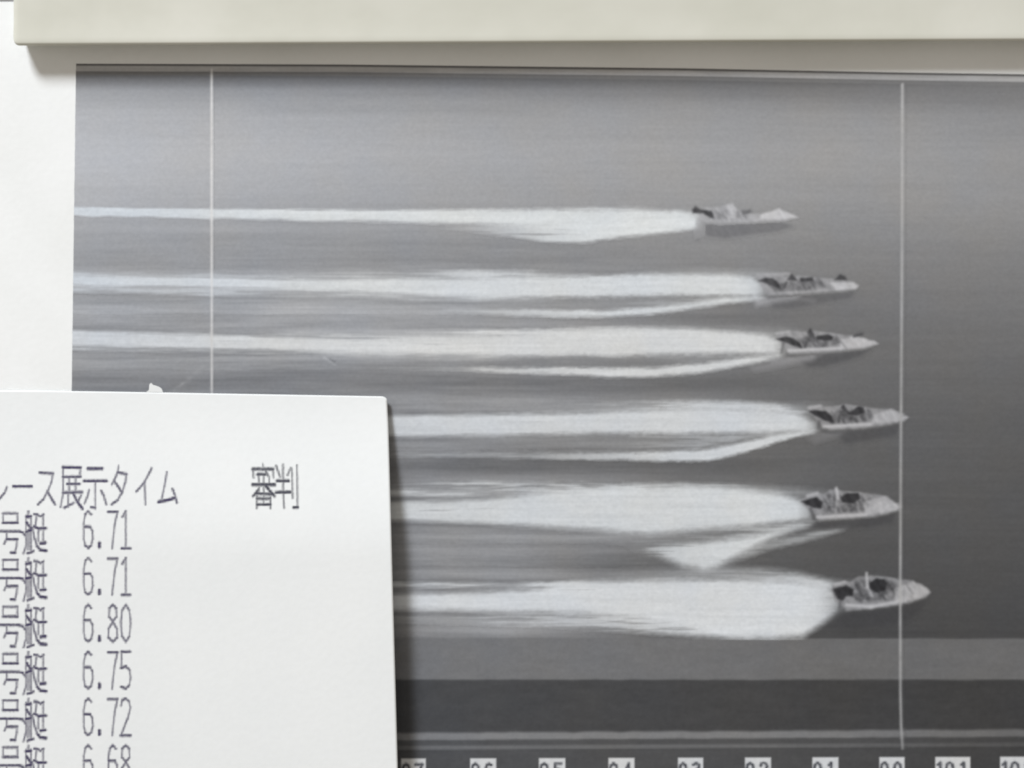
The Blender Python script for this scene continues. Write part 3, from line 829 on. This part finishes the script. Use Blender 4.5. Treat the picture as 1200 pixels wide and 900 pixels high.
vs = np.concatenate([[0, .003, .006, .01], np.linspace(.02, 1, 76)])
us = np.concatenate([np.linspace(0, .985, 80), [.99, .9935, .9965, 1.0]])
U, Vv = np.meshgrid(us, vs)
SX, SY = slip_xy(U, Vv)
top_v = W(SX, SY, slip_h(SX, SY))
T = 0.11 * MM
bot_v = top_v - np.array([0, 0, T])
ny, nx = SX.shape
n_ = nx * ny
I = np.arange(n_).reshape(ny, nx)
Ft = np.stack([I[1:, :-1], I[1:, 1:], I[:-1, 1:], I[:-1, :-1]], -1).reshape(-1, 4)
Fb = Ft[:, ::-1] + n_
ring = np.concatenate([I[0, :], I[1:, -1], I[-1, -2::-1], I[-2:0:-1, 0]])
r2 = np.roll(ring, -1)
Fs = np.stack([ring, r2, r2 + n_, ring + n_], -1)
pm = mesh_from('paper', np.concatenate([top_v.reshape(-1, 3), bot_v.reshape(-1, 3)]), np.concatenate([Ft, Fb, Fs]), M_SLIP, slip)

# the little torn tuft standing up from the top edge of the slip
tuft = [(171, 459.6), (174.5, 457), (175, 450.5), (177, 448.6), (179.5, 451.2), (183, 452), (186.5, 453.4), (189.5, 455.6), (191, 459.6)]
tv = [W(x, y, slip_h(np.array(x), np.array(459.)) + T * 0.5 + (459.6 - y) * 0.02 * PX) for x, y in tuft]
me = bpy.data.meshes.new('torn_tuft')
b_ = base_of(slip)
vv = [tuple(np.array(v) - b_) for v in tv] + [tuple(np.array(v) - b_ - np.array([0, 0, T])) for v in tv]
m_ = len(tuft)
me.from_pydata(vv, [], [tuple(range(m_))[::-1], tuple(range(m_, 2 * m_))] + [(i, (i + 1) % m_, m_ + (i + 1) % m_, m_ + i) for i in range(m_)])
me.update(); me.materials.append(M_SLIP)
o = link('torn_tuft', me, slip)
o['label'] = 'small torn white scrap sticking up from the top edge'


def text_h(X, Y):
    return slip_h(X, Y) + 0.006 * MM


HEAD = [
    [(8, 571), (5.5, 577), (0, 584), (-6, 588)], [(-6, 588), (-6, 550)],                             # re
    ([(16, 570), (37, 570)], 1.15),                                                 # long mark
    [(46.5, 554), (62, 555)], [(62, 555), (60.5, 564), (57, 573), (51, 585), (44.5, 591)], ([(55.5, 576.5), (64.5, 591)], 1.15),   # su
    ([(74, 547.5), (94, 548)], 1.2), [(74, 547), (74, 578), (71, 594)], [(94, 547.5), (94, 558.5)], ([(74, 558.7), (94, 558.4)], 1.0),
    [(81, 559), (81, 577)], [(88.5, 559), (88.5, 577)], ([(79, 567.4), (93, 567.2)], 1.0), ([(74, 577), (96, 576.6)], 1.05),
    [(80, 578), (80, 594)], ([(75.5, 595), (80, 592.5), (86, 589.5)], .95), ([(85, 577), (90, 587), (96.5, 596)], 1.3), [(95, 581), (91, 588)],   # ten
    ([(103, 549.2), (119.5, 549.2)], 1.2), ([(98.5, 563.6), (125, 563.6)], 1.1), [(111.8, 565), (111.6, 594)], ([(111.5, 595.3), (107, 594.4)], 1.0),
    [(104.5, 574), (102, 583), (99, 590)], ([(118.5, 575), (121.5, 581), (124.5, 591)], 1.1),  # ji
    [(139, 546), (138, 553), (134, 562), (131, 568)], [(138, 553.6), (148, 555.5)], [(148, 555.5), (147, 565), (143, 577), (138, 586), (131, 591)], ([(134, 564), (143, 577)], 1.15),  # ta
    [(177.5, 549), (174, 556), (169, 565.5), (160, 576)], ([(169.3, 565), (170.6, 591)], 1.05),                  # i
    [(195.5, 553), (194, 563), (192, 573), (189.5, 585)], ([(186, 588), (197, 586), (205, 583.5)], 1.25), ([(202, 573), (205, 580), (207.5, 589.5)], 1.15),  # mu
]
stroke_patch('heading_text', HEAD, text_h, M_TEXT, slip, seed=3)
JUDGE = [
    ([(296, 549.6), (320, 549.6)], 1.1), ([(308, 544), (309, 550)], .9), [(296.6, 549), (297.2, 560)], [(320, 550), (320.6, 560)],
    ([(310, 549), (314, 557.5)], 1.1), ([(302, 555.6), (311, 555.6)], 1.15), [(303, 556), (303.6, 567)], [(309, 556), (309, 567)], [(315.4, 558), (315.4, 567)],
    ([(296, 568), (322, 568)], 1.3), ([(303, 573.5), (296.6, 581.5)], 1.15), ([(312, 570), (321.6, 581.5)], 1.4), [(303.6, 570), (303.6, 576)], [(309, 569), (309, 577)],
    ([(300, 578.4), (320, 579.2)], 1.15), ([(301, 584.4), (316.6, 584.4)], 1.05), ([(301, 579), (301, 595.5)], 1.1), ([(316.8, 583), (317, 595.5)], 1.1),
    ([(301.5, 591), (316.5, 591)], 1.1), [(309, 579), (309, 591)],
    ([(323.6, 546), (328.2, 559)], .95), [(331.6, 544), (331.8, 577), (333, 595.5)], ([(325, 563.5), (338, 563.5)], 1.2), ([(323.6, 577), (339.6, 576.6)], 1.25),
    ([(340.5, 548.5), (336.8, 557)], .9), [(342, 549), (342.8, 584)], ([(348, 545), (348.6, 593.6)], .95), ([(348.4, 594.6), (344.4, 594.6)], 1.2),
]
stroke_patch('judge_text', JUDGE, text_h, M_TEXT, slip, seed=5, ah=.80, col=(72, 72, 84))

BOAT_CHARS = [
    [(3.6, 0), (3.6, 12.4)], ([(3.6, 0.4), (20.4, 0.4)], .85), [(20.4, 0), (20.4, 12.4)], ([(3.6, 11.6), (20.4, 11.6)], 1.05),
    ([(-8, 21.6), (22, 21.6)], 1.0), ([(22, 21.6), (26.5, 22.8), (29.6, 27)], 1.05), [(8, 23), (7.8, 30), (5, 36)], ([(8, 31), (20, 31)], 1.05),
    [(20, 31), (19.6, 39), (17.5, 46.5)], ([(17.5, 46.8), (13, 46.5)], 1.1),
    # the small boat on the left of the second character
    ([(33.3, -2), (33, 4)], 1.1), ([(30.8, 4.8), (35.8, 4.2)], 1.2), [(30.4, 3), (30.4, 38), (27.5, 48)], [(36.2, 3), (36.4, 44)],
    ([(31, 11), (36, 18)], 1.35), ([(30.6, 22), (36, 20.6)], 1.25), ([(32.2, 24), (32.2, 43)], .8), ([(34.2, 24), (34.2, 43)], .8), ([(32.5, 47.5), (39, 45)], 1.0),
    # right half
    ([(40.5, 1.6), (44, 2), (47.4, 4.2), (51, 1.8)], .95), [(42.8, 3), (41.5, 15)], [(50.6, 3), (50.6, 35)], ([(40.2, 15.8), (45.5, 18.5), (53.4, 18)], 1.15),
    [(45, 20), (44.8, 33)], ([(47.8, 35.6), (52.8, 35)], 1.35), ([(38, 17), (40, 28), (43.5, 39)], 1.1), ([(43.5, 39), (47.5, 43.6), (53.6, 44.4)], 1.3),
]
TIMES = ['6.71', '6.71', '6.80', '6.75', '6.72', '6.68']
for k, t in enumerate(TIMES):
    y0 = 598.4 + 54.9 * k
    row = stroke_patch('result_row', [([(p[0], p[1] + y0 + 2.6) for p in (s[0] if isinstance(s[0], list) else s)],
                                       s[1] if isinstance(s[0], list) else 1.0) for s in BOAT_CHARS], text_h, M_TEXT, slip, seed=20 + k)
    row['label'] = 'printed row for the boat timed at ' + t if t != '6.71' else \
        ('first of the two rows timed at 6.71' if k == 0 else 'second of the two rows timed at 6.71')
    st = []
    for ch, xa, xb in zip(t.replace('.', ''), (97.8, 126.8, 141.6), (108.8, 137.6, 153)):
        for s in DIG[ch]:
            st.append(([(xa + p[0] * (xb - xa), y0 + p[1] * 43.5 + .5) for p in s], 1.0))
    st.append(([(116.4, y0 + 38), (116.4, y0 + 42.5)], 1.9))
    stroke_patch('time_text', st, text_h, M_TEXT, row, seed=40 + k)

# ------------------------------------------------------------------ the cream bar along the top
BH = 24.5 * PX
BASE = Z_SHEET + 0.02 * MM


def bar_mesh():
    # the profile runs from the foot of the near side, over the rounded lip, across the gently hollow face, to the far foot
    prof = [(0.0, 0.0), (0.0, .5), (0.0, .86)]
    r = 3.0
    for k in range(1, 7):
        a = math.pi / 2 * k / 6
        prof.append((r * (1 - math.cos(a)), ('z', -r + r * math.sin(a))))
    P = []
    H = BH / PX
    for d, z in prof:
        P.append((d + 10 * (1 - z / .86) if not isinstance(z, tuple) else d, z[1] + H if isinstance(z, tuple) else z * (H - r) / .86))
    for d, dz in [(5, .12), (9, -.10), (16, -.55), (26, -1.0), (40, -1.35), (60, -1.5), (90, -1.3), (120, -.8), (150, -.2), (168, 0)]:
        P.append((d, H + dz))
    P += [(171, H - 3), (171, 0)]
    P = np.array(P)                       # (depth behind the near side, height), photo pixels
    # stations along the bar: its left end is rounded
    st = []
    for k in range(0, 7):
        a = math.pi / 2 * k / 6
        st.append((4.0 * (1 - math.sin(a)), 4.0 * (1 - math.cos(a))))     # (inset, distance from the end)
    st = sorted([(7.5 * (1 - math.cos(a)), 7.5 * (1 - math.sin(a))) for a in np.linspace(0, math.pi / 2, 8)])
    rows = []
    for dist, ins in st:
        rows.append((dist, ins))
    for x in (40, 90, 200, 400, 600, 800, 1000, 1250, 1500):
        rows.append((x, 0.0))
    V = []
    dmid = P[:, 0].max() / 2
    # the near lower corner seen at the lip: (15.5, 52.2) left, (1200, 45.8) right
    pl = W(15.2, 53.2, BASE + BH * .93); pr = W(1200, 47.4, BASE + BH * .93)
    ex = (pr - pl); ex[2] = 0; ex /= np.linalg.norm(ex)
    ey = np.array([-ex[1], ex[0], 0])
    up = np.array([0, 0, 1.0])
    for dist, ins in rows:
        for d, z in P:
            dd = d + ins * (1 if d < dmid else -1) * (1 if (d < 20 or d > 150) else 0)
            dist_ = dist + (3.5 * (1 - z / (H - 3)) if z < H - 3 and dist < 30 else 0)
            zz = z - ins * .5 * (1 if z > H * .5 else 0)
            bow = 0.7 * math.sin(dist / 300.0) - 0.7 * (dist > 600) * math.sin((dist - 600) / 500)
            V.append(pl * np.array([1, 1, 0]) + ex * dist_ * PX + ey * (dd) * PX + up * (BASE + zz * PX))
    m = len(P); n = len(rows)
    F = []
    for i in range(n - 1):
        for j in range(m - 1):
            F.append((i * m + j, (i + 1) * m + j, (i + 1) * m + j + 1, i * m + j + 1))
        F.append((i * m + m - 1, (i + 1) * m + m - 1, (i + 1) * m, i * m))
    F.append(tuple(range(m))[::-1][::-1]); F.append(tuple(range((n - 1) * m, n * m))[::-1])
    o0 = W(15.6, 51.8, 0)
    me = bpy.data.meshes.new('edge_bar')
    me.from_pydata([tuple(v - o0) for v in V], [], F)
    me.update()
    me.polygons.foreach_set('use_smooth', [len(p.vertices) == 4 for p in me.polygons])
    import bmesh
    bm = bmesh.new(); bm.from_mesh(me)
    bmesh.ops.recalc_face_normals(bm, faces=bm.faces)
    for e in bm.edges:
        if len(e.link_faces) == 2 and e.calc_face_angle() > math.radians(35):
            e.smooth = False
    bm.to_mesh(me); bm.free()
    me.materials.append(M_BAR)
    o = link('edge_bar', me)
    o.location = tuple(o0)
    return o


bar = bar_mesh()
bar['label'] = 'cream plastic bar with rounded end lying across the top of the print'
bar['category'] = 'bar'
